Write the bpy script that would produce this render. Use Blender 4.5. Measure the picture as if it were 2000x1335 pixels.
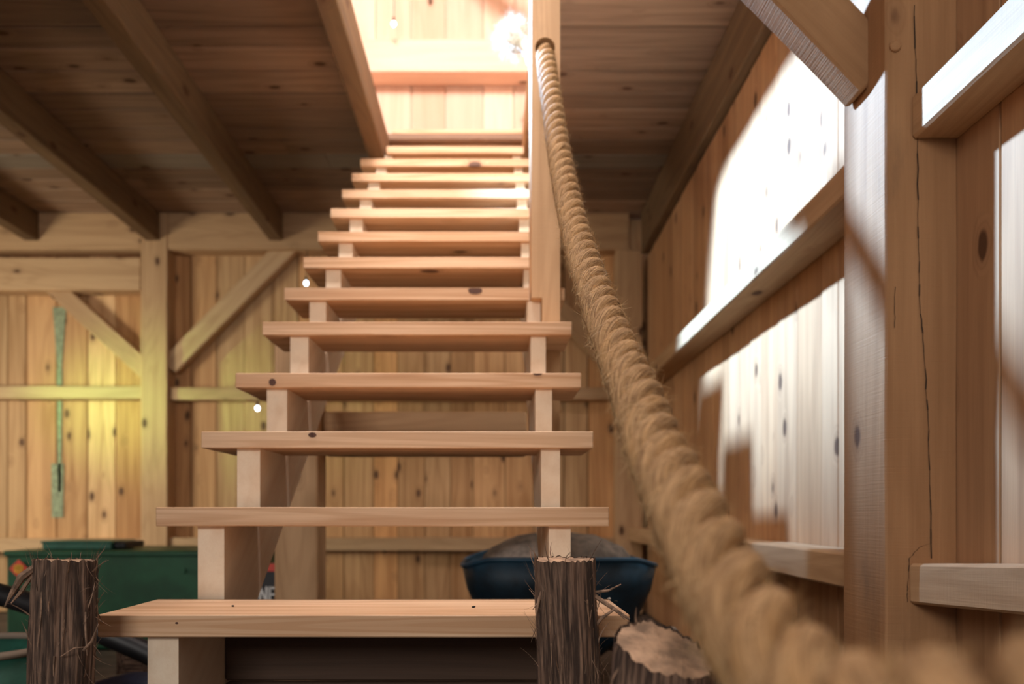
import bpy, bmesh, math, random
from mathutils import Vector, Matrix, noise
random.seed(7)
for o in list(bpy.data.objects): bpy.data.objects.remove(o)
SC = bpy.context.scene
COL = SC.collection
EYE = 0.72                       # eye height above the barn floor
def P(x, d, h): return Vector((x, d, h + EYE))   # x right, d depth, h above eye level

# ------------------------------------------------------------------ camera
cam = bpy.data.cameras.new('camera'); camo = bpy.data.objects.new('camera', cam); COL.objects.link(camo)
camo.location = (0, 0, EYE); camo.rotation_euler = (math.pi/2, 0, 0)
cam.lens = 28; cam.sensor_width = 36; cam.shift_x = 0.02; cam.shift_y = 0.16725
cam.clip_start = 0.02
cam.dof.use_dof = True; cam.dof.focus_distance = 1.38; cam.dof.aperture_fstop = 2.9
SC.camera = camo

# ------------------------------------------------------------------ world, lights, exposure
W = bpy.data.worlds.new('world'); SC.world = W; W.use_nodes = True
bg = W.node_tree.nodes['Background']; bg.inputs[0].default_value = (.86, .90, 1, 1); bg.inputs[1].default_value = 0.2
SC.view_settings.view_transform = 'Standard'; SC.view_settings.look = 'None'
SC.view_settings.exposure = -0.12; SC.view_settings.gamma = 1.0; SC.view_settings.use_curve_mapping = False
def area(name, loc, target, sx, sy, power, col, spread=180):
    l = bpy.data.lights.new(name, 'AREA'); l.shape = 'RECTANGLE'; l.size = sx; l.size_y = sy
    l.energy = power; l.color = col; l.spread = math.radians(spread)
    o = bpy.data.objects.new(name, l); COL.objects.link(o); o.location = loc
    o.rotation_euler = (Vector(target) - Vector(loc)).to_track_quat('-Z', 'Y').to_euler()
    return o
LAMP = P(-.95, 3.42, 2.60)              # assumed unseen lamp in the loft, placed to make the side wall's bright patches
LAMP_AIM = P(1.03, 1.90, .62)
sp = bpy.data.lights.new('assumed_lamp_light', 'SPOT'); sp.energy = 2700; sp.color = (.34, .60, 1.0); sp.shadow_soft_size = .075
sp.spot_size = math.radians(88); sp.spot_blend = .18
so = bpy.data.objects.new('assumed_lamp_light', sp); COL.objects.link(so); so.location = LAMP
so.rotation_euler = (LAMP_AIM - LAMP).to_track_quat('-Z', 'Y').to_euler()
area('loft_fill_light', P(-.25, 1.7, 4.35), P(-.2, 4.4, 1.9), 1.3, 1.0, 420, (1.0, .89, .86))  # added fill hung inside the loft to brighten its wall and the treads
area('rear_fill_light', P(-1.7, -4.2, 1.75), P(-.4, 3, .6), 2.2, 1.3, 150, (1.0, .93, .86))  # added fill behind the camera for the tread fronts, no door modelled
area('left_fill_light', P(-4.62, 3.7, .5), P(-2.5, 5.9, .45), 1.0, 1.0, 50, (1.0, .95, .76), 120)  # added warm fill from the left for the back wall, no door there
area('green_fill_light', P(-4.70, 4.75, .75), P(-2.75, 5.80, .80), .4, .5, 6.5, (.55, 1.0, .32), 28)  # added green fill tinting the left wall post, no green pane there

# ------------------------------------------------------------------ materials
def nt(name):
    m = bpy.data.materials.new(name); m.use_nodes = True
    t = m.node_tree; b = t.nodes['Principled BSDF']; return m, t, b
def N(t, ty, **kw):
    n = t.nodes.new(ty)
    for k, v in kw.items(): setattr(n, k, v)
    return n
def L(t, a, b): t.links.new(a, b)
def mix(t, fac, a, b, mode='MIX'):
    n = N(t, 'ShaderNodeMix', data_type='RGBA', blend_type=mode)
    for s, v in ((n.inputs[0], fac), (n.inputs[6], a), (n.inputs[7], b)):
        if isinstance(v, (int, float)): s.default_value = v
        elif isinstance(v, tuple): s.default_value = (*v, 1)
        else: L(t, v, s)
    return n.outputs[2]
def ramp(t, src, p0, p1, inv=False):
    n = N(t, 'ShaderNodeMapRange'); n.clamp = True; n.interpolation_type = 'SMOOTHSTEP'
    L(t, src, n.inputs[0]); n.inputs[1].default_value = p0; n.inputs[2].default_value = p1
    n.inputs[3].default_value = 1 if inv else 0; n.inputs[4].default_value = 0 if inv else 1
    return n.outputs[0]
def math_(t, op, a, b=None):
    n = N(t, 'ShaderNodeMath', operation=op)
    for s, v in ((n.inputs[0], a), (n.inputs[1], b)):
        if v is None: continue
        if isinstance(v, (int, float)): s.default_value = v
        else: L(t, v, s)
    return n.outputs[0]
def vscale(t, v, s):
    n = N(t, 'ShaderNodeVectorMath', operation='MULTIPLY'); L(t, v, n.inputs[0]); n.inputs[1].default_value = s; return n.outputs[0]
def noise_(t, v, sc, det=3, rough=.55):
    n = N(t, 'ShaderNodeTexNoise'); L(t, v, n.inputs['Vector']); n.inputs['Scale'].default_value = sc
    n.inputs['Detail'].default_value = det; n.inputs['Roughness'].default_value = rough; return n.outputs[0]

def wood(name, light, dark, knot=(.09, .04, .02), knots=.25, var=.25, tint=(1, .8, .65), rough=.72, rs=6.5,
         rings=16, bump=.25, grime=.2, grain=.5, saw=0.0, kscale=1.0):
    m, t, b = nt(name)
    co = N(t, 'ShaderNodeAttribute', attribute_name='gco').outputs['Vector']
    pid = N(t, 'ShaderNodeAttribute', attribute_name='pid').outputs['Fac']
    # knots
    vo = N(t, 'ShaderNodeTexVoronoi'); L(t, vscale(t, co, (4.2*kscale, 7.5*kscale, 7.5*kscale)), vo.inputs['Vector']); vo.inputs['Scale'].default_value = 1
    sel = N(t, 'ShaderNodeSeparateColor'); L(t, vo.outputs['Color'], sel.inputs[0])
    on = math_(t, 'LESS_THAN', sel.outputs[0], knots*2.6)
    wob = noise_(t, vscale(t, co, (12, 40, 40)), 1, 2)
    dist = math_(t, 'ADD', vo.outputs['Distance'], math_(t, 'MULTIPLY', math_(t, 'SUBTRACT', wob, .5), .10))
    k_core = math_(t, 'MULTIPLY', ramp(t, dist, .10, .17, True), on)
    k_halo = math_(t, 'MULTIPLY', ramp(t, dist, .08, .33, True), on)
    # growth ring lines, bent round the knots
    n1 = noise_(t, vscale(t, co, (.55, rs, rs)), 1, 1.5, .4)
    ph = math_(t, 'ADD', math_(t, 'MULTIPLY', n1, rings*6.283), math_(t, 'MULTIPLY', k_halo, 14))
    s = math_(t, 'SINE', ph)
    ringf = ramp(t, s, -.2, 1.0)
    fib = noise_(t, vscale(t, co, (5, 260, 260)), 1, 3, .6)
    med = noise_(t, vscale(t, co, (.7, 20, 20)), 1, 4, .6)
    fac = math_(t, 'ADD', math_(t, 'MULTIPLY', ringf, .5*grain), math_(t, 'MULTIPLY', ramp(t, med, .38, .68), 1.0*grain))
    c = mix(t, fac, light, dark)
    c = mix(t, math_(t, 'MULTIPLY', ramp(t, fib, .3, .7), .35*grain), c, dark)
    # board to board variation
    wn = N(t, 'ShaderNodeTexWhiteNoise', noise_dimensions='1D'); L(t, pid, wn.inputs['W'])
    ws = N(t, 'ShaderNodeSeparateColor'); L(t, wn.outputs['Color'], ws.inputs[0])
    c = mix(t, math_(t, 'MULTIPLY', ws.outputs[0], var*1.6), c, tint, 'MULTIPLY')
    g = math_(t, 'ADD', 1-var*.6, math_(t, 'MULTIPLY', ws.outputs[1], var*.9))
    gc = N(t, 'ShaderNodeCombineColor'); [L(t, g, gc.inputs[i]) for i in range(3)]
    c = mix(t, 1.0, c, gc.outputs[0], 'MULTIPLY')
    # knots
    c = mix(t, math_(t, 'MULTIPLY', k_halo, .45), c, tuple(min(1, (knot[i]*2+dark[i])*.5) for i in range(3)))
    c = mix(t, math_(t, 'MULTIPLY', k_core, .9), c, knot)
    # grime
    gr = noise_(t, vscale(t, co, (1.6, 5, 5)), 1, 6, .7)
    c = mix(t, math_(t, 'MULTIPLY', ramp(t, gr, .55, .8), grime), c, (.10, .075, .055))
    L(t, c, b.inputs['Base Color'])
    b.inputs['Roughness'].default_value = rough
    b.inputs['Specular IOR Level'].default_value = .3
    bh = math_(t, 'ADD', math_(t, 'MULTIPLY', fib, .7), math_(t, 'MULTIPLY', med, .5))
    bh = math_(t, 'SUBTRACT', bh, math_(t, 'MULTIPLY', k_core, .6))
    if saw:
        sn = noise_(t, vscale(t, co, (330, 7, 7)), 1, 2, .5)
        bh = math_(t, 'ADD', bh, math_(t, 'MULTIPLY', sn, saw))
    bp = N(t, 'ShaderNodeBump'); bp.inputs['Strength'].default_value = bump; bp.inputs['Distance'].default_value = .002
    L(t, bh, bp.inputs['Height']); L(t, bp.outputs[0], b.inputs['Normal'])
    return m

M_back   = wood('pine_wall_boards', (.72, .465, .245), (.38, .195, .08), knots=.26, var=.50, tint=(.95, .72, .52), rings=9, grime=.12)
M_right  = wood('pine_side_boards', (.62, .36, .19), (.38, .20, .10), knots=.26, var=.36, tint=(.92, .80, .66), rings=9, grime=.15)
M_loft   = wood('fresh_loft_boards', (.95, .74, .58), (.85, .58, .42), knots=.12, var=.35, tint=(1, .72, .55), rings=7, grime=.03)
M_ceil   = wood('aged_ceiling_boards', (.44, .28, .185), (.22, .13, .082), knots=.30, var=.62, tint=(.85, .85, .85), rings=9, grime=.35)
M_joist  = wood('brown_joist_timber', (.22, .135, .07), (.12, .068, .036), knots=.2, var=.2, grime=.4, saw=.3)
M_frame  = wood('oak_frame_timber', (.60, .40, .23), (.42, .26, .135), knots=.15, var=.2, grime=.25, saw=.5, bump=.35)
M_post   = wood('hemlock_post_timber', (.44, .245, .12), (.30, .155, .07), knots=.06, var=.1, grime=.5, saw=.8, bump=.5, rings=6)
M_tread  = wood('planed_fir_tread', (.82, .57, .37), (.58, .335, .18), knots=.07, var=.16, tint=(1, .92, .84), rings=12, rs=17, grain=.85, grime=.06, bump=.15, rough=.6, knot=(.10, .045, .03))
M_string = wood('pale_fir_stringer', (.88, .76, .60), (.74, .57, .41), knots=.04, var=.1, rings=5, grime=.22, bump=.2)
M_dark   = wood('dark_brown_board', (.085, .052, .035), (.05, .03, .02), knots=.1, var=.2, grime=.4)  # even dark brown for the boards at the stair foot
M_grey   = wood('weathered_grey_wood', (.30, .25, .20), (.20, .16, .125), knots=.2, var=.2, grime=.3)
M_seam   = wood('shadowy_sheathing', (.12, .07, .035), (.08, .045, .02), knots=0, var=.1)

def simple(name, col, rough=.5, metal=0, emis=None, es=0, nz=.25, nsc=30, bump=0):
    m, t, b = nt(name)
    co = N(t, 'ShaderNodeTexCoord').outputs['Object']
    n = noise_(t, co, nsc, 5, .6)
    dk = tuple(c*(1-nz) for c in col); lt = tuple(min(1, c*(1+nz)) for c in col)
    L(t, mix(t, ramp(t, n, .3, .7), dk, lt), b.inputs['Base Color'])
    b.inputs['Roughness'].default_value = rough; b.inputs['Metallic'].default_value = metal
    if emis:
        b.inputs['Emission Color'].default_value = (*emis, 1); b.inputs['Emission Strength'].default_value = es
    if bump:
        bp = N(t, 'ShaderNodeBump'); bp.inputs['Strength'].default_value = bump; bp.inputs['Distance'].default_value = .003
        L(t, n, bp.inputs['Height']); L(t, bp.outputs[0], b.inputs['Normal'])
    return m
def rope_mat():
    m, t, b = nt('manila_rope_fibre')
    co = N(t, 'ShaderNodeAttribute', attribute_name='gco').outputs['Vector']
    f = noise_(t, vscale(t, co, (30, 900, 900)), 1, 3, .6)
    g = noise_(t, vscale(t, co, (12, 50, 50)), 1, 3, .6)
    c = mix(t, ramp(t, f, .3, .7), (.15, .075, .03), (.56, .345, .165))
    c = mix(t, math_(t, 'MULTIPLY', ramp(t, g, .45, .7), .4), c, (.46, .25, .09))
    L(t, c, b.inputs['Base Color']); b.inputs['Roughness'].default_value = .8
    b.inputs['Specular IOR Level'].default_value = .25
    bp = N(t, 'ShaderNodeBump'); bp.inputs['Strength'].default_value = .8; bp.inputs['Distance'].default_value = .0012
    L(t, f, bp.inputs['Height']); L(t, bp.outputs[0], b.inputs['Normal'])
    return m
M_rope = rope_mat()
M_fibre = simple('loose_manila_fibre', (.56, .36, .17), .6, nz=.4, nsc=60)
def bark_mat():
    m, t, b = nt('cedar_bark')
    co = N(t, 'ShaderNodeAttribute', attribute_name='gco').outputs['Vector']
    f = noise_(t, vscale(t, co, (9, 190, 190)), 1, 5, .65)
    g = noise_(t, vscale(t, co, (5, 42, 42)), 1, 4, .6)
    c = mix(t, ramp(t, f, .40, .68), (.045, .025, .017), (.30, .185, .125))
    c = mix(t, math_(t, 'MULTIPLY', ramp(t, g, .5, .75), .6), c, (.13, .07, .045))
    c = mix(t, math_(t, 'MULTIPLY', ramp(t, g, .32, .46, True), .85), c, (.022, .013, .009))
    L(t, c, b.inputs['Base Color']); b.inputs['Roughness'].default_value = .85
    bp = N(t, 'ShaderNodeBump'); bp.inputs['Strength'].default_value = .9; bp.inputs['Distance'].default_value = .004
    L(t, math_(t, 'ADD', f, g), bp.inputs['Height']); L(t, bp.outputs[0], b.inputs['Normal'])
    return m
M_bark = bark_mat()
M_shred = simple('bark_shreds', (.23, .14, .09), .8, nz=.5, nsc=80)
M_endgrain = simple('sawn_end_grain', (.37, .235, .145), .85, nz=.5, nsc=30, bump=.6)
M_green = simple('dark_green_paint', (.012, .075, .035), .45, nz=.25, nsc=7)
M_green2 = simple('faded_green_plastic', (.02, .10, .07), .45, nz=.25, nsc=12)
M_black = simple('black_plastic', (.012, .012, .014), .5, nz=.3)
M_navy = simple('dark_blue_plastic', (.016, .018, .035), .45, nz=.3)
M_blue = simple('blue_enamel_steel', (.008, .035, .062), .55, nz=.45, nsc=8)
M_brim = simple('bright_blue_rim', (.012, .055, .10), .5, nz=.2, nsc=12)
M_red = simple('red_sign_paint', (.60, .06, .035), .5, nz=.1)
M_yel = simple('yellow_sign_paint', (.80, .48, .05), .5, nz=.1)
M_white = simple('white_print', (.75, .75, .73), .6, nz=.05)
M_steel = simple('galvanised_steel', (.5, .5, .5), .35, 1, nz=.15)
M_bulb = simple('lit_bulb_glass', (.9, .95, 1), .2, 0, (.75, .88, 1), 9, nz=0)
M_dirt = simple('earth_floor', (.09, .062, .043), .95, nz=.4, nsc=6, bump=.8)
M_sack = simple('grey_burlap', (.20, .165, .135), .9, nz=.35, nsc=25, bump=.7)
M_roof = simple('roof_sheathing', (.45, .33, .22), .8, nz=.2)
M_flake = simple('pale_plaster_crumb', (.7, .66, .6), .9, nz=.1)
M_dung = simple('dark_dirt_crumb', (.02, .016, .012), .9, nz=.1)

# ------------------------------------------------------------------ builders
def tag(o, label=None, cat=None, group=None, kind=None):
    if label: o['label'] = label
    if cat: o['category'] = cat
    if group: o['group'] = group
    if kind: o['kind'] = kind
    return o
def empty(name, loc, label, cat, group=None):
    o = bpy.data.objects.new(name, None); COL.objects.link(o); o.location = loc; o.empty_display_size = .1
    return tag(o, label, cat, group)
class MB:
    """collects faces with a grain coordinate and a board number"""
    def __init__(s): s.v = []; s.f = []; s.g = []; s.p = []; s.sm = []
    def grid(s, rings, gr, pid, closed=True, caps=True, smooth=False):
        """rings: list of lists of points; gr: same shape of grain coords"""
        base = len(s.v); n = len(rings[0])
        for r in rings: s.v += [tuple(q) for q in r]
        gf = [q for r in gr for q in r]
        for i in range(len(rings)-1):
            for j in range(n if closed else n-1):
                k = (j+1) % n
                idx = [i*n+j, i*n+k, (i+1)*n+k, (i+1)*n+j]
                s.f.append([base+a for a in idx]); s.g.append([gf[a] for a in idx]); s.p.append(pid); s.sm.append(smooth)
        if caps and closed:
            for idx in (list(range(n))[::-1], [(len(rings)-1)*n+j for j in range(n)]):
                s.f.append([base+a for a in idx]); s.g.append([gf[a] for a in idx]); s.p.append(pid); s.sm.append(False)
    def box(s, c, size, axis=0, ch=.002, pid=None, rag=0.0, seg=1, off=None):
        """bevelled bar; axis = direction of the grain"""
        pid = random.random()*900 if pid is None else pid
        off = off or Vector((random.random()*40, random.random()*40, random.random()*40))
        a = axis; b_, c_ = [(1, 2), (2, 0), (0, 1)][a]
        hl, hb, hc = size[a]/2, size[b_]/2, size[c_]/2
        ch = min(ch, hb*.4, hc*.4)
        prof = []
        def side(p, q, k): return [(p[0]+(q[0]-p[0])*i/k, p[1]+(q[1]-p[1])*i/k) for i in range(k)]
        pts = [(-hb+ch, -hc), (hb-ch, -hc), (hb, -hc+ch), (hb, hc-ch), (hb-ch, hc), (-hb+ch, hc), (-hb, hc-ch), (-hb, -hc+ch)]
        k = 3 if rag else 1
        for i in range(8):
            prof += side(pts[i], pts[(i+1) % 8], k if i % 2 == 0 else 1)
        rings, gr = [], []
        stations = [-hl, -hl+ch] + [-hl+2*hl*i/seg for i in range(1, seg)] + [hl-ch, hl]
        for si, x in enumerate(stations):
            sh = 1-ch/max(hb, hc) if si in (0, len(stations)-1) else 1
            r, g = [], []
            for (u, w) in prof:
                uu, ww = u*sh, w*sh
                if rag:
                    nn = noise.noise_vector(Vector((x*2.3, u*9, w*9))+off)
                    n2 = noise.noise_vector(Vector((x*11, u*20, w*20))+off)
                    uu += (nn.x*.7+n2.x*.3)*rag; ww += (nn.y*.7+n2.y*.3)*rag
                q = [0, 0, 0]; q[a] = x; q[b_] = uu; q[c_] = ww
                r.append((c[0]+q[0], c[1]+q[1], c[2]+q[2])); g.append((x+off.x, u+off.y, w+off.z))
            rings.append(r); gr.append(g)
        s.grid(rings, gr, pid)
    def tube(s, pts, rad, n=10, pid=None, closed_ends=True, smooth=True, rf=None):
        pid = random.random()*900 if pid is None else pid
        off = Vector((random.random()*40,)*3)
        rings, gr = [], []; L_ = 0; up = Vector((0, 0, 1)); pn = None
        pts = [Vector(p) for p in pts]
        for i, p in enumerate(pts):
            d = (pts[min(i+1, len(pts)-1)]-pts[max(i-1, 0)]).normalized()
            if pn is None:
                pn = d.orthogonal().normalized()
            pn = (pn - d*pn.dot(d)).normalized(); bn = d.cross(pn)
            if i: L_ += (p-pts[i-1]).length
            r_ = rad[i] if isinstance(rad, (list, tuple)) else rad
            ring, g = [], []
            for j in range(n):
                a = 2*math.pi*j/n; rr = r_*(rf(L_, a) if rf else 1)
                ring.append(p + pn*math.cos(a)*rr + bn*math.sin(a)*rr); g.append((L_+off.x, math.cos(a)*r_+off.y, math.sin(a)*r_+off.z))
            rings.append(ring); gr.append(g)
        s.grid(rings, gr, pid, caps=closed_ends, smooth=smooth)
    def poly(s, pts, g=None, pid=0):
        base = len(s.v); s.v += [tuple(p) for p in pts]; s.f.append(list(range(base, base+len(pts))))
        s.g.append([tuple(q) for q in (g or pts)]); s.p.append(pid); s.sm.append(False)
    def prism(s, outline, a0, a1, axis, grain_dir, pid=None):
        """extrude a 2D outline (the other two axes in order) along axis"""
        pid = random.random()*900 if pid is None else pid
        def mk(q, a):
            if axis == 0: return Vector((a, q[0], q[1]))
            if axis == 1: return Vector((q[0], a, q[1]))
            return Vector((q[0], q[1], a))
        g1 = Vector(grain_dir).normalized(); g2 = g1.orthogonal().normalized()
        ax = [Vector((1, 0, 0)), Vector((0, 1, 0)), Vector((0, 0, 1))][axis]
        g2 = ax.cross(g1).normalized(); g3 = ax
        def G(p): return (p.dot(g1)+pid, p.dot(g2)+pid*.3, p.dot(g3))
        A = [mk(q, a0) for q in outline]; B = [mk(q, a1) for q in outline]; n = len(A)
        self_g = s
        s.poly(A[::-1], [G(p) for p in A[::-1]], pid); s.poly(B, [G(p) for p in B], pid)
        for i in range(n):
            j = (i+1) % n; q = [A[i], A[j], B[j], B[i]]
            s.poly(q, [G(p) for p in q], pid)
    def build(s, name, mat, parent=None, origin=None, mtx=None, fix=False):
        me = bpy.data.meshes.new(name)
        O = Vector(origin) if origin is not None else Vector((0, 0, 0))
        me.from_pydata([tuple(Vector(v)-O) for v in s.v], [], s.f)
        at = me.attributes.new('gco', 'FLOAT_VECTOR', 'CORNER'); pa = me.attributes.new('pid', 'FLOAT', 'FACE')
        flat = [c for g in s.g for q in g for c in q]; at.data.foreach_set('vector', flat); pa.data.foreach_set('value', s.p)
        me.polygons.foreach_set('use_smooth', s.sm)
        if fix:
            bm = bmesh.new(); bm.from_mesh(me); bmesh.ops.recalc_face_normals(bm, faces=bm.faces); bm.to_mesh(me); bm.free()
        me.materials.append(mat); me.update()
        o = bpy.data.objects.new(name, me); COL.objects.link(o)
        if parent is not None:
            o.parent = parent; o.location = O - parent.location if parent.location.length else O
        else: o.location = O
        if mtx is not None: o.matrix_world = mtx
        return o

def timber(name, p0, p1, w, h, mat, label=None, cat=None, group=None, kind=None, up=(0, 0, 1), rag=.0035, ch=.006, parent=None, side=0, over=0):
    """a squared beam from p0 to p1 (centre line); w = width across, h = height along 'up'"""
    p0, p1 = Vector(p0), Vector(p1); d = (p1-p0); ln = d.length; d.normalize()
    z = Vector(up); z = (z-d*z.dot(d)).normalized(); y = z.cross(d)
    mb = MB(); mb.box((ln/2, 0, 0), (ln, w, h), 0, ch, rag=rag, seg=max(2, int(ln/.12)))
    mt = Matrix((( d.x, y.x, z.x, p0.x), (d.y, y.y, z.y, p0.y), (d.z, y.z, z.z, p0.z), (0, 0, 0, 1)))
    o = mb.build(name, mat)
    if parent is not None:
        o.parent = parent; o.matrix_local = Matrix.Translation(-parent.location) @ mt
    else: o.matrix_world = mt
    tag(o, label, cat, group, kind); return o
def sub(name, mb, mat, parent, origin=None, label=None, fix=False):
    """child given in world coordinates of an unrotated parent"""
    o = mb.build(name, mat, fix=fix); o.parent = parent
    o.matrix_parent_inverse = parent.matrix_world.inverted() if parent.type != 'EMPTY' else Matrix.Translation(-parent.location)
    if label: o['label'] = label
    return o
def keep(o, parent):
    bpy.context.view_layer.update()
    mw = o.matrix_world.copy(); o.parent = parent; o.matrix_parent_inverse = parent.matrix_world.inverted(); o.matrix_world = mw

# ------------------------------------------------------------------ the room shell
def board_wall(mb, axis_along, a0, a1, h0, h1, face, thick, wmin, wmax, hole=None, rnd=None, sheath=True, slit=None):
    """vertical boards. axis_along 'x' (wall faces -y) or 'y' (wall faces -x, splayed by SPL)"""
    R = random.Random(rnd); a = a0
    while a < a1-.01:
        w = min(R.uniform(wmin, wmax), a1-a); mid = a+w/2; gap = R.choice((.003, .005, .008))
        spans = [(h0, h1)]
        if hole and mid > hole[0] and mid < hole[1]: spans = [(h0, hole[2]), (hole[3], h1)]
        ins = R.uniform(-.002, .002)
        if slit and a < slit[0]-1e-4 < a+w: w = slit[0]-a
        elif slit and abs(a-slit[0]) < 1e-3: a = slit[1]; continue
        pid = R.random()*900
        for (s0, s1) in spans:
            if axis_along == 'x': c = (a+w/2, face+thick/2+ins, EYE+(s0+s1)/2); sz = (w-gap, thick, s1-s0)
            else:
                c = (face+(a+w/2)*SPL+thick/2+ins, a+w/2, EYE+(s0+s1)/2); sz = (thick, w-gap, s1-s0)
            mb.box(c, sz, 2, .003, pid=pid)
        a += w
SPL = .0161                                                # the side wall drifts outward by under one degree
DB = 5.84                                                   # back wall depth (board face)
mb = MB(); board_wall(mb, 'x', -4.75, 1.32, -.72, 2.15, DB, .024, .13, .24, rnd=3)
wb = mb.build('wall_back', M_back); tag(wb, 'vertical knotty pine boards of the end wall below the loft', 'wall', kind='structure')
mq = MB(); mq.box((-1.7, DB+.034, EYE+.72), (6.1, .016, 2.9), 0, .001); mq.build('sheathing', M_seam, wb)
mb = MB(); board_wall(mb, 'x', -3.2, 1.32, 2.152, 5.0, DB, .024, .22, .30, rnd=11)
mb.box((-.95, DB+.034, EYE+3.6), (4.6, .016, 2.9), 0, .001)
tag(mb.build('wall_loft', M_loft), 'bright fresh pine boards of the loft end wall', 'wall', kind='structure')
mb = MB()
board_wall(mb, 'y', -1.2, 5.83, -.72, 1.84, 1.026, .024, .11, .22, rnd=14, slit=(4.655, 4.672))
wr = mb.build('wall_right', M_right); tag(wr, 'vertical pine boards of the long side wall', 'wall', kind='structure')
mq = MB()
def sheet(a, b): mq.prism([(1.060+a*SPL, a), (1.068+a*SPL, a), (1.068+b*SPL, b), (1.060+b*SPL, b)], EYE-.71, EYE+1.83, 2, (0, 0, 1))
sheet(-1.19, 4.65)
sheet(4.676, 5.83)
# the gap between the two sheathing sheets is daylight; plank over all but its lower end
mq.box((1.026+4.66*SPL+.045, 4.66, EYE+.73), (.03, .12, 2.22), 2, .001)
mq.box((1.026+4.66*SPL+.045, 4.66, EYE-.69), (.03, .12, .06), 2, .001)
mq.build('sheathing', M_seam, wr, fix=True)
mb = MB(); board_wall(mb, 'y', -1.2, 5.83, 2.19, 5.0, 1.20, .024, .15, .24, rnd=6)
tag(mb.build('wall_loft_right', M_loft), 'loft side wall of pine boards', 'wall', kind='structure')
mb = MB(); board_wall(mb, 'y', -1.2, 5.83, -.72, 5.0, -4.80, .024, .15, .26, rnd=8)
tag(mb.build('wall_left', M_back), 'far side wall of pine boards', 'wall', kind='structure')
M_teal = simple('teal_light_paint', (.27, .31, .19), .8, nz=.3)  # stray coloured light on the boards, painted on as teal strips
mq = MB()
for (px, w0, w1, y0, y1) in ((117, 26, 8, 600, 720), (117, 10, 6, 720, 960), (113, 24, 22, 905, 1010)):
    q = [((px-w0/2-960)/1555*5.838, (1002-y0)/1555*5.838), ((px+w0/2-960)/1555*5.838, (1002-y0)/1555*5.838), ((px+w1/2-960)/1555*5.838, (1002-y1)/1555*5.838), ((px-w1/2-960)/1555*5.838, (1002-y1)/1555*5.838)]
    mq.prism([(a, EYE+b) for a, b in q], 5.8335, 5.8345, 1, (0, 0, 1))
mq.build('painted_light_streak', M_teal, wb, fix=True)
# frames added round the two left fill lights; the wall has no openings
def fill_frame(name, y0, y1, h0, h1):
    m = MB()
    for c, z in (((-4.76, (y0+y1)/2, EYE+h0-.03), (.05, y1-y0+.12, .06)), ((-4.76, (y0+y1)/2, EYE+h1+.03), (.05, y1-y0+.12, .06)),
                 ((-4.76, y0-.03, EYE+(h0+h1)/2), (.05, .06, h1-h0)), ((-4.76, y1+.03, EYE+(h0+h1)/2), (.05, .06, h1-h0))): m.box(c, z, 1, .004)
    tag(m.build(name, M_frame), 'added timber frame round a fill light on the far side wall', 'window', kind='structure')  # no window in this wall, only the added frame
fill_frame('fill_frame_1', 3.15, 4.25, 0.0, 1.0); fill_frame('fill_frame_2', 4.48, 5.02, .48, 1.02)
# earth floor
mb = MB(); nx, ny = 50, 60; rows, gr = [], []
for j in range(ny+1):
    r = []
    for i in range(nx+1):
        x = -4.9+6.4*i/nx; y = -2.2+8.2*j/ny
        r.append((x, y, noise.noise(Vector((x*2, y*2, 0)))*.006-.008))
    rows.append(r); gr.append(r)
mb.grid(rows, gr, 0, closed=False, caps=False, smooth=True)
tag(mb.build('floor', M_dirt), 'dark earth floor of the barn', 'floor', kind='structure')
# ceiling = underside of the loft floor; open over the stair
OL, OR, OF = -.585, .20, 4.63                               # left, right and far edge of the stairwell
R = random.Random(21); mb = MB(); mg = MB(); y = -1.2; H = EYE+2.17
while y < 5.83:
    w = min(R.choice([.14, .16, .19, .21]), 5.835-y); c = y+w/2; pid = R.random()*900
    lo = MB
    tgt = mg if 4.86 < c < 5.02 else mb
    if y+w/2 < OF:
        cut = OL-.045
        for (x0, x1) in ((-4.78, cut), (OR+.03, 1.10+c*SPL)):
            tgt.box(((x0+x1)/2, c, H), (x1-x0, w-.003, .04), 0, .008, pid=pid+R.random()*.01)
    else:
        xs = [-4.78, R.uniform(-2.5, -.5), 1.10+c*SPL]
        for k in range(2): tgt.box(((xs[k]+xs[k+1])/2, c, H), (xs[k+1]-xs[k]-.002, w-.003, .04), 0, .008, pid=R.random()*900)
    y += w
ce = mb.build('ceiling', M_ceil); tag(ce, 'aged brown planks of the loft floor seen from below', 'ceiling', kind='structure')
g2 = mg.build('grey_planks', M_grey, ce)
# roof over the loft, closed, no skylight opening
def quad_roof(name, pts, label, hole=None):
    mb = MB(); a, b, c, d = [Vector(p) for p in pts]; n = (b-a).cross(d-a).normalized()*.03
    K = 10
    def q(u, v): return a+(b-a)*u+(d-a)*v
    for i in range(K):
        for j in range(K):
            u0, u1, v0, v1 = i/K, (i+1)/K, j/K, (j+1)/K
            if hole and hole(q((u0+u1)/2, (v0+v1)/2)): continue
            A = [q(u0, v0), q(u1, v0), q(u1, v1), q(u0, v1)]; B = [p+n for p in A]
            mb.poly(A[::-1]); mb.poly(B); mb.poly([A[0], A[1], B[1], B[0]]); mb.poly([A[2], A[3], B[3], B[2]])
            mb.poly([A[1], A[2], B[2], B[1]]); mb.poly([A[3], A[0], B[0], B[3]])
    tag(mb.build(name, M_roof, fix=True), label, 'roof', kind='structure')
quad_roof('ceiling_loft_left', [(-4.8, -1.2, EYE+2.6), (-4.8, 5.9, EYE+2.6), (-1.1, 5.9, EYE+5.0), (-1.1, -1.2, EYE+5.0)],
          'left slope of the barn roof', hole=lambda p: False)
quad_roof('ceiling_loft_right', [(-1.1, -1.2, EYE+5.0), (-1.1, 5.9, EYE+5.0), (1.35, 5.9, EYE+3.7), (1.35, -1.2, EYE+3.7)], 'right slope of the barn roof')

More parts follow.
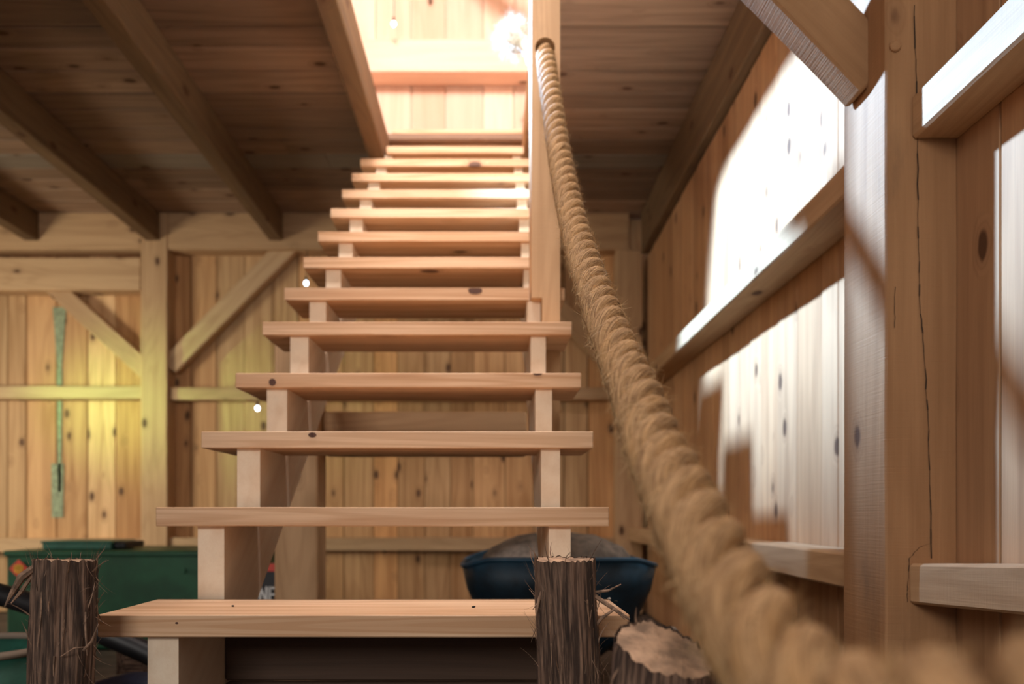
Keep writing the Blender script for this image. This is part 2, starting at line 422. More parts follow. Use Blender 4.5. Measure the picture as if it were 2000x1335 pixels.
# ------------------------------------------------------------------ joists and stairwell edges
hj = 1.947+.10; JT = .20
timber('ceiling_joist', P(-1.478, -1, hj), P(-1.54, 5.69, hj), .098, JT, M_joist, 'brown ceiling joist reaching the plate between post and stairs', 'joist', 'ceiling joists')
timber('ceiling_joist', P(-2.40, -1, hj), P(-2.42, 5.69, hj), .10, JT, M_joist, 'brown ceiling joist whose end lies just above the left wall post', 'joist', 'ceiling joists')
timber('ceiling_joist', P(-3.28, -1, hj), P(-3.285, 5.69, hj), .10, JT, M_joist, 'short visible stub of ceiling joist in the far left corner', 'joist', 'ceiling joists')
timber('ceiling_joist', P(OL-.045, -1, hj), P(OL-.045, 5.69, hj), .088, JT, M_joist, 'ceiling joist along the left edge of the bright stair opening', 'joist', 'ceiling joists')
timber('trimmer_beam', P(.203, 2.762, 2.115), P(.203, OF, 2.115), .05, .15, M_frame, 'bright white-lit trimmer behind the rope post on the right edge of the stair opening', 'beam')
timber('trimmer_beam', P(.203, -1, 2.115), P(.203, 2.575, 2.115), .05, .15, M_frame, 'trimmer board above the camera on the right edge of the stair opening', 'beam')
timber('stair_header', P(OL, OF+.028, 2.095), P(.23, OF+.028, 2.095), .05, .11, M_tread, 'header board closing the far end of the stair opening under the loft floor', 'beam')
timber('floor_nosing', P(OL+.01, OF+.01, 2.205), P(.20, OF+.01, 2.205), .07, .028, M_tread, 'pale floor edge board at the top of the stairs', 'nosing')

# ------------------------------------------------------------------ back wall frame
PF = 5.695
timber('wall_plate', P(-4.7, PF+.075, 2.018), P(-2.508, PF+.075, 2.018), .15, .264, M_frame, 'wall plate over the left bay of the back wall', 'beam', 'plates')
timber('wall_plate', P(-2.316, PF+.075, 2.018), P(.985, PF+.075, 2.018), .15, .264, M_frame, 'wall plate running behind the stairs above the braces', 'beam', 'plates')
lp = timber('wall_post', P(-2.412, PF+.07, -.72), P(-2.412, PF+.07, 2.148), .15, .19, M_frame, 'greenish lit square post of the back wall left of the stairs', 'post', up=(1, 0, 0))
timber('wall_post', P(.985, PF+.07, -.72), P(.985, PF+.07, 1.885), .15, .19, M_frame, 'corner post where back wall and side wall meet behind the rope', 'post', up=(1, 0, 0))
timber('header_beam', P(-4.7, PF+.07, 1.712), P(-2.512, PF+.07, 1.712), .145, .235, M_frame, 'deep header beam under the plate left of the back wall post', 'beam')
def girt_back(x0, x1, h0, h1, lab, f=PF+.03):
    timber('wall_girt', P(x0, (f+DB)/2, (h0+h1)/2), P(x1, (f+DB)/2, (h0+h1)/2), DB-f, h1-h0, M_frame, lab, 'girt', 'back wall girts')
girt_back(-4.7, -2.51, .825, .915, 'middle girt of the back wall, left of the post')
girt_back(-2.314, .888, .817, .905, 'middle girt of the back wall, passing behind the stairs')
girt_back(-4.7, -2.51, -.28, -.18, 'low girt of the back wall, left of the post above the green chest')
girt_back(-2.314, .888, -.27, -.175, 'low girt of the back wall, between the post and the blue wheelbarrow')
def brace(x0, h0, x1, h1, lab, w=.14, d=.09, f=PF+.04):
    timber('knee_brace', P(x0, f+d/2, h0), P(x1, f+d/2, h1), w, d, M_frame, lab, 'brace', 'knee braces', up=(0, 1, 0))
brace(-2.49, 1.03, -3.18, 1.65, 'diagonal brace rising leftward from the back wall post', w=.13)
brace(-2.33, 1.06, -1.45, 1.95, 'diagonal brace rising rightward from the back wall post toward the stairs')
brace(.90, 1.05, .06, 1.92, 'diagonal brace rising from the corner post behind the rope')
# loft wall girt, rafter brace and baseboard
timber('loft_girt', P(-3.0, 5.74, 3.245), P(1.2, 5.74, 3.245), .19, .23, M_loft, 'broad pale girt across the bright loft wall', 'girt')
timber('loft_sill', P(-3.0, 5.79, 2.25), P(1.2, 5.79, 2.25), .09, .12, M_loft, 'sill board at the foot of the loft wall', 'trim')
timber('loft_brace', P(-.25, 5.2, 4.05), P(.75, 5.2, 3.05), .14, .10, M_string, 'pale diagonal brace in the loft above the rope knot', 'brace', up=(0, 1, 0))

# ------------------------------------------------------------------ side wall frame
def rx(x, d): return x + d*SPL
PD = 1.80
rp = timber('side_post', P(.972, PD+.107, -.72), P(.972, PD+.107, 1.70), .214, .163, M_post, 'large square post standing against the side wall, half lit bluish white', 'post', up=(1, 0, 0), rag=.003, ch=.004)
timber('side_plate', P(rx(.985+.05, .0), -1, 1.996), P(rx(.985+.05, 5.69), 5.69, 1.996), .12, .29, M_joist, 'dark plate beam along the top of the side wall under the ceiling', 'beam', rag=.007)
def girt_r(d0, d1, h0, h1, lab, x=.888, up1=0.0):
    xi = x; w = 1.026-xi
    timber('side_girt', P(rx(xi+w/2, d0), d0, (h0+h1)/2+up1), P(rx(xi+w/2, d1), d1, (h0+h1)/2), w, h1-h0, M_frame, lab, 'girt', 'side wall girts')
girt_r(2.01, 5.70, .83, .915, 'upper girt of the side wall beyond the post, its near end brightly lit')
girt_r(2.01, 5.70, -.196, -.103, 'lower girt of the side wall beyond the post')
girt_r(-1.0, 1.80, .845, .942, 'upper girt of the side wall on the near side of the post, brightly lit', x=.920)
girt_r(-1.0, 1.80, -.203, -.112, 'lower girt of the side wall on the near side of the post', x=.916, up1=.16)
timber('knee_brace', P(.925, 1.9275, 1.045), P(.24, 1.9275, 1.745), .135, .085, M_post, 'brace rising from the big side post toward the top edge of the photo', 'brace', 'knee braces', up=(0, 1, 0))
timber('tie_beam', P(.24, 1.92, 1.83), P(.99, 1.92, 1.83), .15, .20, M_post, 'tie beam above the frame holding the brace of the side post', 'beam')
def peg(x, d, h, r, parent, ln=.012, mat=M_joist, nm='wooden_peg'):
    m = MB(); m.tube([P(x, d-ln, h), P(x, d-ln+.003, h), P(x, d+.01, h)], [r*.8, r, r], 14, smooth=False)
    o = m.build(nm, mat); keep(o, parent); return o
peg(.911, PD, 1.053, .0125, rp, ln=.008, mat=M_post)

M_crack = simple('dark_drying_crack', (.035, .02, .012), .9, nz=.2)
def crack(pts, w, d, parent, face=-1):
    m = MB(); R = random.Random(len(pts)*7+int(w*1e5)); fine_ = []
    for i in range(len(pts)-1):
        for k in range(8):
            t = k/8; fine_.append((pts[i][0]*(1-t)+pts[i+1][0]*t+R.uniform(-1.2, 1.2), pts[i][1]*(1-t)+pts[i+1][1]*t))
    fine_.append(pts[-1])
    P_ = [((x-960)/1555*d, (1002-y)/1555*d) for x, y in fine_]
    for i in range(len(P_)-1):
        (xa, ha), (xb, hb) = P_[i], P_[i+1]; a = w*R.uniform(.4, 1.2)/2
        m.poly([P(xa-a, d, ha), P(xa+a, d, ha), P(xb+a, d, hb), P(xb-a, d, hb)])
    o = m.build('drying_crack', M_crack); keep(o, parent)
crack([(1785, 10), (1790, 180), (1793, 420), (1797, 600), (1806, 700), (1814, 860), (1819, 1090)], .0028, PD-.0032, rp)
crack([(1819, 1060), (1795, 1068), (1776, 1090), (1773, 1140), (1772, 1175)], .0018, PD-.0032, rp)
crack([(1748, 560), (1747, 640)], .0016, PD-.0032, rp)

# ------------------------------------------------------------------ the staircase
XL_, XR_ = -.677, .237; TT = .0385
us = [.001299+.000237*i for i in range(13)]
meas = [.001299, .001513, .001754, .001988, .002222, .002463, .002717, .002941, .003165, .003413, .00365, .003906, .004143]
ytop = [1200, 990, 842, 728, 628, 562, 502, 452, 407, 370, 338, 310, 286]
st = empty('staircase', P(-.22, 1.39, -.72), 'open wooden staircase of pale fir treads on two sawtooth stringers climbing to the loft', 'staircase')
DZ, HT = [], []
for i in range(13):
    z0 = .677*1555*(.5*meas[i]+.5*us[i]); DZ.append(z0); HT.append((1002-ytop[i])*z0/1555)
bow = random.Random(4)
M_knot = simple('dark_knot', (.10, .045, .03), .8, nz=.4, nsc=300)
def tread_knot(px, py, w, h_, i):
    z = DZ[i]-.0012; c = ((px-960)/1555*z, (1002-py)/1555*z); top = HT[i]-.0015
    q = []
    for k in range(14):
        a = 2*math.pi*k/14; q.append((c[0]+math.cos(a)*w/1555*z, EYE+min(top, c[1]+math.sin(a)*h_/1555*z)))
    m = MB(); m.prism(q, z, z+.002, 1, (1, 0, 0), 3); sub('knot', m, M_knot, st, fix=True)
for i in range(13):
    z0 = DZ[i]; h = HT[i]; dep = .250 if i < 12 else .235
    x0, x1 = XL_, XR_
    if i == 12: x0 = OL+.01; x1 = .176
    m = MB(); pid = random.random()*900
    tilt = bow.uniform(-.002, .002)
    off = Vector((random.random()*40, random.random()*40, random.random()*40))
    if 5 <= i <= 12:                                 # shortened so that it clears the rope post or notched round it
        if i == 5:
            pts = [(x0, z0), (.120, z0), (.120, z0+.19), (.2325, z0+.19), (.2325, z0+.012), (x1, z0+.012), (x1, z0+dep), (x0, z0+dep)]
            pts = [(x0, z0), (.122, z0), (.122, 2.768), (.2255, 2.768), (.2255, z0+.004), (x1+.002, z0+.004), (x1+.002, z0+dep), (x0, z0+dep)]
            m.prism(pts, EYE+h-TT, EYE+h, 2, (1, 0, 0)); o = sub('tread', m, M_tread, st, fix=True); continue
        if i == 6: x1 = .215
    m.box(((x0+x1)/2, z0+dep/2, EYE+h-TT/2), (x1-x0, dep, TT), 0, .0018, rag=.0006, seg=10, off=off)
    o = sub('tread', m, M_tread, st)
for a in ((532, 746, 7, 7, 3), (610, 849, 8, 5, 2), (928, 567, 14, 7, 5), (1050, 729, 9, 4, 3), (345, 1216, 3, 2, 0)): tread_knot(*a)
# stringers: sawtooth outline in the depth/height plane
def stringer(x0, x1):
    pts = []; OV = .022
    top = []
    for i in range(13):
        zi = DZ[i]+OV; hb = HT[i]-TT
        prevh = HT[i-1] - TT if i else -.72
        top.append((zi, prevh)); top.append((zi, hb))
    top.append((OF, HT[12]-TT))
    slope = (HT[12]-HT[0])/(DZ[12]-DZ[0]); vo = .345
    def low(z): return (HT[0]-TT)+(z-DZ[0])*slope-vo
    zb = DZ[0]+(-.72-(HT[0]-TT)+vo)/slope
    bot = [(OF, low(OF)), (max(zb, DZ[0]+.3) if zb > DZ[0]+.3 else DZ[0]+.32, max(-.72, low(DZ[0]+.32)))]
    zf = DZ[0]+.32
    bot = [(OF, low(OF)), (zf, low(zf)), (zf-.1, -.72)]
    out = [(z, EYE+h) for z, h in top+bot]
    m = MB()
    # split into convex-ish slabs so that every tooth is clean
    full = top; A0, A1 = x0, x1
    pid = random.random()*900
    m.prism(out, A0, A1, 0, (0, .807, .59), pid)
    me = m
    o = sub('stringer', me, M_string, st, fix=True)
    return o
stringer(-.600, -.546); stringer(.117, .1615)
# boards closing the foot of the stair behind the lowest tread
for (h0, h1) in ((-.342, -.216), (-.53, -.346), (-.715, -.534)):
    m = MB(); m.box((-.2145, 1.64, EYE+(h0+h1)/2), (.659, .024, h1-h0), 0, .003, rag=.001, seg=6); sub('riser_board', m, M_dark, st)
for (dx, w_) in ((-.30, .9),):
    pass
# crumbs lying on the lowest tread
for (px, py, r, mt, lab) in ((925, 1186, .0035, M_dung, 'dark dirt crumb on the lowest tread, left of the middle log'), (1190, 1170, .004, M_flake, 'white plaster crumb at the back right of the lowest tread'),
                             (1203, 1175, .003, M_dung, 'dark crumb beside the white crumb at the right end of the lowest tread'), (455, 1184, .0028, M_dung, 'small dark crumb on the left part of the lowest tread')):
    d = -HT[0]*1555/(py-1002); x = (px-960)*d/1555
    m = MB(); c = P(x, d, HT[0]+r*.5); rings = []
    for a in range(5):
        t = math.pi*(a+.5)/5
        rings.append([c+Vector((math.sin(t)*math.cos(q*1.047)*r*random.uniform(.7, 1.4), math.sin(t)*math.sin(q*1.047)*r*random.uniform(.7, 1.2), -math.cos(t)*r*.55)) for q in range(6)])
    m.grid(rings, rings, 0); o = m.build('crumb', mt, origin=c); tag(o, lab, 'crumb', 'crumbs on the lowest tread')

# posts and cross beam that carry the stair
mb = MB(); x0, x1, d0, d1 = .130, .222, 2.58, 2.755
hn = HT[5]-TT; mb.prism([(.1640, 0), (x1, 0), (x1, EYE+2.05), (x0, EYE+2.05), (x0, EYE+hn), (.1640, EYE+hn)], d0, d1, 1, (0, 0, 1))
cp = mb.build('rope_post', M_frame, origin=P(.19, 2.66, -.72), fix=True); tag(cp, 'tall narrow post beside the stairs with the rope threaded through its drilled hole', 'post')
HX, HH = .1735, 1.488
cut = bpy.data.meshes.new('cutter'); bm = bmesh.new()
bmesh.ops.create_cone(bm, cap_ends=True, segments=40, radius1=.0325, radius2=.0325, depth=.5, matrix=Matrix.Translation(P(HX, 2.66, HH)) @ Matrix.Rotation(math.radians(90-14), 4, 'X'))
bm.to_mesh(cut); bm.free(); co = bpy.data.objects.new('cutter', cut); COL.objects.link(co)
bo = cp.modifiers.new('hole', 'BOOLEAN'); bo.object = co; bo.operation = 'DIFFERENCE'; bo.solver = 'EXACT'
bpy.context.view_layer.update()
dg = bpy.context.evaluated_depsgraph_get(); nm = bpy.data.meshes.new_from_object(cp.evaluated_get(dg)); cp.modifiers.clear()
if 'gco' in nm.attributes and len(nm.polygons) > 20: cp.data = nm; nm.name = 'rope_post'
bpy.data.objects.remove(co)
m = MB(); m.tube([P(.219, 2.60, .582), P(.243, 2.60, .582)], .007, 10); o = m.build('bolt_end', M_steel); keep(o, cp); o['label'] = 'pale bolt end under the fifth tread'
timber('stair_post', P(-.678, 2.83, -.72), P(-.678, 2.83, .64), .15, .15, M_frame, 'short rough post under the left side of the stairs', 'post', up=(1, 0, 0))
timber('cross_beam', P(-.60, 2.885, .285), P(.125, 2.885, .285), .10, .155, M_frame, 'cross beam tying the stair posts under the fourth tread', 'beam')

# ------------------------------------------------------------------ rope
ctrl = [(2.84, 1.60, .150), (2.76, 1.575, .160), (2.68, 1.545, .172), (2.60, 1.498, .1735), (2.34, 1.215, .176), (2.13, .99, .177), (1.90, .775, .177), (1.70, .607, .178), (1.50, .465, .178), (1.30, .334, .178),
        (1.10, .216, .177), (.95, .137, .174), (.81, .064, .167), (.67, .008, .161), (.58, -.030, .157), (.50, -.062, .155), (.44, -.082, .156), (.37, -.094, .162), (.30, -.082, .168), (.24, -.068, .172), (.15, -.045, .176), (0, 0, .18), (-.2, .05, .185), (-.4, .16, .19)]
cp_ = [P(c[2], c[0], c[1]) for c in ctrl]
def catmull(pts, step):
    out = []
    for i in range(len(pts)-1):
        a, b, c, d = pts[max(i-1, 0)], pts[i], pts[i+1], pts[min(i+2, len(pts)-1)]
        n = max(2, int((c-b).length/step))
        for k in range(n):
            t = k/n
            out.append(.5*((2*b)+(c-a)*t+(2*a-5*b+4*c-d)*t*t+(3*b-a-3*c+d)*t**3))
    out.append(pts[-1]); return out
fine = catmull(cp_, .01)
# resample evenly
path = [fine[0]]; acc = 0; STEP = .004; prev = fine[0]
for q in fine[1:]:
    seg = (q-prev).length
    while acc+seg >= STEP:
        t = (STEP-acc)/seg; prev = prev.lerp(q, t); path.append(prev.copy()); seg = (q-prev).length; acc = 0
    acc += seg; prev = q
rope = empty('rope_handrail', P(.178, 1.30, .334), 'thick golden three-strand rope handrail sagging from the post hole toward the camera', 'rope')
frames = []; pn = Vector((1, 0, 0))
for i, p in enumerate(path):
    d = (path[min(i+1, len(path)-1)]-path[max(i-1, 0)]).normalized(); pn = (pn-d*pn.dot(d)).normalized(); frames.append((p, d, pn, d.cross(pn)))
PITCH, RA, RS = .168, .0173, .0143
strand_pts = []
for s in range(3):
    pts = []
    for i, (p, d, n, b) in enumerate(frames):
        a = 2*math.pi*(s/3) + 2*math.pi*i*STEP/PITCH
        pts.append(p + n*math.cos(a)*RA + b*math.sin(a)*RA)
    strand_pts.append(pts)
    m = MB(); m.tube(pts, RS, 30, rf=lambda l, a: 1+.028*math.sin(9*a-l*150)+.02*noise.noise(Vector((l*30, math.cos(a)*2, math.sin(a)*2))))
    sub('rope_strand', m, M_rope, rope)
R = random.Random(5); m = MB()
def hair(m, p, d0, ln, w, curl, col=0):
    q = p.copy(); d = d0.copy(); side = d.cross(Vector((R.uniform(-1, 1), R.uniform(-1, 1), R.uniform(-1, 1)))).normalized()
    cv = Vector((R.uniform(-1, 1), R.uniform(-1, 1), R.uniform(-1, 1)))*curl; A, B = [], []
    K = 3
    for k in range(K+1):
        ww = w*(1-.7*k/K); A.append(q+side*ww); B.append(q-side*ww); q = q+d*ln/K; d = (d+cv/K).normalized()
    for k in range(K): m.poly([A[k], A[k+1], B[k+1], B[k]], pid=col)
NP = len(path)
for k in range(15000):
    i = int(R.random()**.85*NP) if k % 3 else R.randrange(NP)
    i = min(max(i, 3), NP-4); s = R.randrange(3); c = strand_pts[s][i]; p, dd, n, b = frames[i]
    rad = (c-p).normalized(); td = (strand_pts[s][i+2]-strand_pts[s][i-2]).normalized(); sd = td.cross(rad)
    a = R.uniform(-1.5, 1.5); nn = rad*math.cos(a)+sd*math.sin(a)
    q = c+nn*RS*.97
    # yarn direction crosses the strand at an angle; the hairs lie nearly flat
    yd = (td*.75 + sd*math.cos(a)*.55 - rad*math.sin(a)*.55).normalized()
    out = R.uniform(.02, .35) if R.random() < .9 else R.uniform(.4, 1.3)
    hair(m, q, (yd*R.choice((1, 1, -1))+nn*out+Vector((R.uniform(-.2, .2), R.uniform(-.2, .2), R.uniform(-.2, .2)))).normalized(), R.uniform(.006, .022), .00030, .5)
fz = sub('loose_fibres', m, M_fibre, rope); fz['kind'] = 'stuff'
# the frayed knot behind the post
kc = P(.085, 2.90, 1.735); m = MB()
for k in range(3):
    pts = []
    ax = Vector((R.uniform(-1, 1), R.uniform(-.5, .5), R.uniform(-1, 1))).normalized(); u = ax.orthogonal().normalized(); v = ax.cross(u)
    for j in range(15):
        a = j/14*math.pi*1.9; pts.append(kc+(u*math.cos(a)+v*math.sin(a))*.036+ax*(.02*math.sin(a*2)))
    m.tube(pts, .019, 12)
m.tube(catmull([path[0], P(.135, 2.87, 1.66), kc], .02), .024, 14)
M_frayed = simple('painted_lit_frayed_fibre', (.88, .84, .76), .8, nz=.12, nsc=90, bump=.5)  # rope fibre with its strong lighting put into the pale colour
kn = sub('frayed_knot', m, M_frayed, rope); kn['label'] = 'knotted frayed rope end painted pale as if brightly lit'
m = MB()
for k in range(1500):
    v = Vector((R.gauss(0, 1), R.gauss(0, 1), R.gauss(0, 1))).normalized()
    hair(m, kc+v*R.uniform(.03, .05), (v+Vector((-.4, 0, -.3 if R.random() < .6 else .3))).normalized(), R.uniform(.015, .06), .0005, 1.2)
fr = m.build('frayed_ends', M_frayed); fr['kind'] = 'stuff'; keep(fr, kn)

# ------------------------------------------------------------------ cedar logs
def log(name, base, top, r, label, seed, slope=0.0, slant=0.0, shreds=230, knob=True):
    R = random.Random(seed); base, top = Vector(base), Vector(top); ax = (top-base); ln = ax.length; ax.normalize()
    u = Vector((1, 0, 0)); u = (u-ax*u.dot(ax)).normalized(); v = ax.cross(u)
    o = empty(name, base, label, 'log', 'cedar log posts'); m = MB(); n = 72; K = 70; rings, gr = [], []
    S = Vector((seed*7.3, seed*3.1, 0))
    def rr(a, t):
        q = Vector((math.cos(a), math.sin(a), 0))
        return r*(1+.09*noise.noise(q*1.2+S+Vector((0, 0, t*4))) + .15*(1-abs(noise.noise(q*4.5+S+Vector((0, 0, t*2.2))))*2.2)*.5
                  + .07*noise.noise(q*13+S+Vector((0, 0, t*5)))) * (1+.12*(1-t)*ln*.4)
    for i in range(K+1):
        t = i/K; c = base.lerp(top, t); ring, g = [], []
        for j in range(n):
            a = 2*math.pi*j/n; q = rr(a, t); p = c+u*math.cos(a)*q+v*math.sin(a)*q
            # saw-cut slant on the top
            dz = (math.sin(a)*q*slope + math.cos(a)*q*slant)*max(0, (t-.6)/.4)
            p = p+ax*dz + (ax*R.uniform(-.004, .001) if i == K else Vector())
            ring.append(p); g.append((t*ln, math.cos(a)*r, math.sin(a)*r))
        rings.append(ring); gr.append(g)
    m.grid(rings, gr, seed, caps=False, smooth=True); sub('bark', m, M_bark, o)
    # the sawn face, very slightly inside the bark rim
    m = MB(); rs = []
    for k, f in enumerate((.955, .7, .45, .2, .02)):
        rs.append([top.lerp(p, f)+ax*(-.002+.0012*noise.noise(p*60*f)) for p in rings[-1]])
    m.grid(rs, rs, 0, closed=True, caps=False, smooth=True); m.poly(rs[-1]); sub('sawn_top', m, M_endgrain, o)
    # loose bark strips and threads
    m = MB()
    def strip(p, d, ln_, w, curl):
        q = p.copy(); side = d.cross(Vector((R.uniform(-1, 1), R.uniform(-1, 1), R.uniform(-.3, .3)))).normalized(); A, B = [], []
        cv = Vector((R.uniform(-1, 1), R.uniform(-1, 1), R.uniform(-1, 1)))*curl
        for k in range(6):
            ww = w*(1-.8*(k/5)**1.5); A.append(q+side*ww); B.append(q-side*ww); q = q+d*ln_/5; d = (d+cv/5).normalized()
        C = [a+side.cross(d).normalized()*w*.35 for a in A]
        for k in range(5):
            m.poly([A[k], A[k+1], B[k+1], B[k]]); m.poly([A[k], A[k+1], C[k+1], C[k]]); m.poly([B[k], B[k+1], C[k+1], C[k]])
    for k in range(shreds):
        a = R.uniform(0, 2*math.pi); t = 1-R.random()**1.4*.75
        if k % 3 == 0: a = R.choice((math.pi, 0))+R.gauss(0, .35)
        q = rr(a, t)*.97; rad = u*math.cos(a)+v*math.sin(a); p = base.lerp(top, t)+rad*q
        p = p+ax*(math.sin(a)*q*slope+math.cos(a)*q*slant)*max(0, (t-.6)/.4)
        strip(p, (ax*R.choice((-1, 1, 1))*R.uniform(.4, 1)+rad*R.uniform(.05, .6)).normalized(), R.uniform(.012, .045), R.choice((.0003, .0004, .0012)), .9)
    for k in range(60):                                      # thin standing ridges of bark
        a = R.uniform(0, 2*math.pi); t = R.uniform(.2, .97); q = rr(a, t)*1.0; rad = u*math.cos(a)+v*math.sin(a); p = base.lerp(top, t)+rad*q*.985
        strip(p, (-ax+rad*R.uniform(.0, .05)).normalized(), R.uniform(.03, .09), R.uniform(.001, .0022), .08)
    b = sub('bark_shreds', m, M_shred, o); b['kind'] = 'stuff'
    return o, strip, m
log('cedar_log_post', P(-.700, 1.28, -.72), P(-.686, 1.28, -.073), .044, 'shaggy bark-covered cedar log post at the left end of the lowest tread', 3, slope=-.02, slant=0)
log('cedar_log_post', P(.140, 1.27, -.72), P(.117, 1.27, -.071), .046, 'shaggy bark-covered cedar log post in front of the right end of the lowest tread', 5, slope=.03, slant=-.04)
log('cedar_log_post', P(.165, .93, -.72), P(.194, .90, -.150), .051, 'out-of-focus cedar log with a slanted sawn top beside the rope', 9, slope=.36, slant=-.16, shreds=60)
# stout splinters torn out at the right of the middle log
def splinter(pts, rad, label):
    m = MB(); m.tube(pts, rad, 7, smooth=False); o = m.build('bark_splinter', M_shred); return o
midlog = [o for o in COL.objects if o.name == 'cedar_log_post.001'][0]
for pts, rad in (([P(.155, 1.26, -.125), P(.185, 1.25, -.145), P(.215, 1.24, -.165)], [.004, .0035, .002]),
                 ([P(.155, 1.26, -.19), P(.172, 1.25, -.165), P(.192, 1.245, -.15), P(.208, 1.24, -.165)], [.003, .0028, .0025, .001]),
                 ([P(.158, 1.26, -.125), P(.185, 1.26, -.122), P(.205, 1.26, -.112)], [.0025, .002, .0008]),
                 ([P(.082, 1.25, -.11), P(.074, 1.245, -.135), P(.069, 1.24, -.16)], [.002, .0025, .001]),
                 ([P(.083, 1.25, -.125), P(.072, 1.245, -.14), P(.064, 1.24, -.15)], [.0018, .001, .0006])):
    o = splinter(pts, rad, ''); keep(o, midlog)
leftlog = [o for o in COL.objects if o.name == 'cedar_log_post'][0]
for pts, rad in (([P(-.722, 1.26, -.085), P(-.738, 1.25, -.10), P(-.750, 1.245, -.125), P(-.758, 1.24, -.145)], [.006, .007, .004, .001]),
                 ([P(-.725, 1.26, -.095), P(-.74, 1.25, -.125), P(-.748, 1.24, -.14)], [.004, .003, .001]),
                 ([P(-.640, 1.25, -.215), P(-.625, 1.245, -.20), P(-.612, 1.24, -.172)], [.0025, .002, .0008]),
                 ([P(-.668, 1.235, -.222), P(-.645, 1.23, -.208), P(-.622, 1.225, -.205)], [.0009, .0009, .0005])):
    o = splinter(pts, rad, ''); keep(o, leftlog)

# ------------------------------------------------------------------ stored things under and behind the stair
# green chest
gx0, gx1, gd0, gd1, gt = -2.56, -1.27, 4.2, 4.85, -.212
ch = empty('storage_chest', P((gx0+gx1)/2, (gd0+gd1)/2, -.72), 'long dark green storage chest standing behind the left log', 'chest')
m = MB(); m.box(((gx0+gx1)/2, (gd0+gd1)/2, EYE+(gt-.72)/2), (gx1-gx0, gd1-gd0, gt+.716), 0, .012); sub('chest_body', m, M_green, ch)
m = MB(); m.box(((gx0+gx1)/2, (gd0+gd1)/2, EYE+gt+.0), (gx1-gx0+.02, gd1-gd0+.02, .03), 0, .008); sub('chest_lid', m, M_green, ch)
for x in (-1.62, -2.2):
    m = MB(); m.tube([P(x, gd0-.001, -.30), P(x, gd0-.02, -.30)], .014, 12, smooth=False); sub('chest_knob', m, M_green, ch)
# diamond sign on it, flat painted sheet with a yellow character
sx, sh, sd = (37-960)/1555*4.19, -(1110-1002)/1555*4.19, 4.192
sg = empty('diamond_sign', P(sx, sd, sh), 'small red diamond sign with a yellow character on the green chest', 'sign')
m = MB(); r_ = .050; m.prism([(sx, EYE+sh-r_), (sx+r_, EYE+sh), (sx, EYE+sh+r_), (sx-r_, EYE+sh)], sd-.004, sd, 1, (1, 0, 0)); sub('sign_plate', m, M_red, sg, fix=True)
m = MB()
def st_(a, b, w=.006):
    a = Vector(a)*.001; b = Vector(b)*.001; d = (b-a).normalized(); n = Vector((-d.y, d.x))*w/2
    q = [(sx+p.x, EYE+sh+p.y) for p in (a-n, b-n, b+n, a+n)]
    m.prism(q, sd-.0065, sd-.0042, 1, (1, 0, 0))
for a, b in (((-22, 16), (22, 16)), ((0, 24), (0, -24)), ((-20, 16), (-20, -12)), ((20, 16), (20, -12)), ((-12, 8), (-12, -8)), ((12, 8), (12, -8)), ((-20, 2), (20, 2)), ((-10, -22), (10, -22)), ((-8, 10), (8, 10)), ((8, -10), (18, -18)), ((-8, -10), (-18, -18))): st_(a, b)
sub('sign_character', m, M_yel, sg, fix=True)
# a lidded green case on the chest
bx0, bx1 = (80-960)/1555*4.3, (216-960)/1555*4.3
cs = empty('green_case', P((bx0+bx1)/2, 4.45, gt+.016), 'flat green case with a black end lying on the chest', 'case')
m = MB(); m.box(((bx0+bx1)/2, 4.45, EYE+gt+.040), (bx1-bx0, .28, .046), 0, .006); m.box(((bx0+bx1)/2, 4.45, EYE+gt+.056), (bx1-bx0+.012, .292, .010), 0, .003); sub('case_body', m, M_green2, cs)
m = MB(); m.box((bx1+.035, 4.45, EYE+gt+.040), (.064, .24, .036), 0, .008); sub('case_end', m, M_black, cs)
# black carton with white lettering behind the stringer
cx0, cx1, cd = -1.22, -.93, 3.5
ct = empty('printed_carton', P((cx0+cx1)/2, 3.62, -.72), 'black carton with white letters and a red corner glimpsed behind the left stringer', 'carton')
m = MB(); m.box(((cx0+cx1)/2, 3.62, EYE-.475), (cx1-cx0, .24, .486), 0, .004); sub('carton_body', m, M_black, ct)
m = MB(); m.box((-.985, 3.497, EYE-.238), (.11, .004, .034), 0, .001); sub('carton_stripe', m, M_red, ct)
m = MB()
def bar(x0, h0, x1, h1, w=.013):
    a = Vector((x0, h0)); b = Vector((x1, h1)); d = (b-a).normalized(); n = Vector((-d.y, d.x))*w/2
    m.prism([(p.x, EYE+p.y) for p in (a-n, b-n, b+n, a+n)], 3.494, 3.499, 1, (1, 0, 0))
lx = -.986; ht, hb = -.322, -.39                      # N then E
w9 = .0085
bar(lx-.030, hb, lx-.030, ht, w9); bar(lx-.030, ht, lx-.002, hb, w9); bar(lx-.002, hb, lx-.002, ht, w9)
ex = lx+.012
bar(ex, hb, ex, ht, w9); bar(ex, ht-.005, ex+.026, ht-.005, w9); bar(ex, (ht+hb)/2, ex+.022, (ht+hb)/2, w9); bar(ex, hb+.005, ex+.026, hb+.005, w9)
sub('carton_lettering', m, M_white, ct, fix=True)
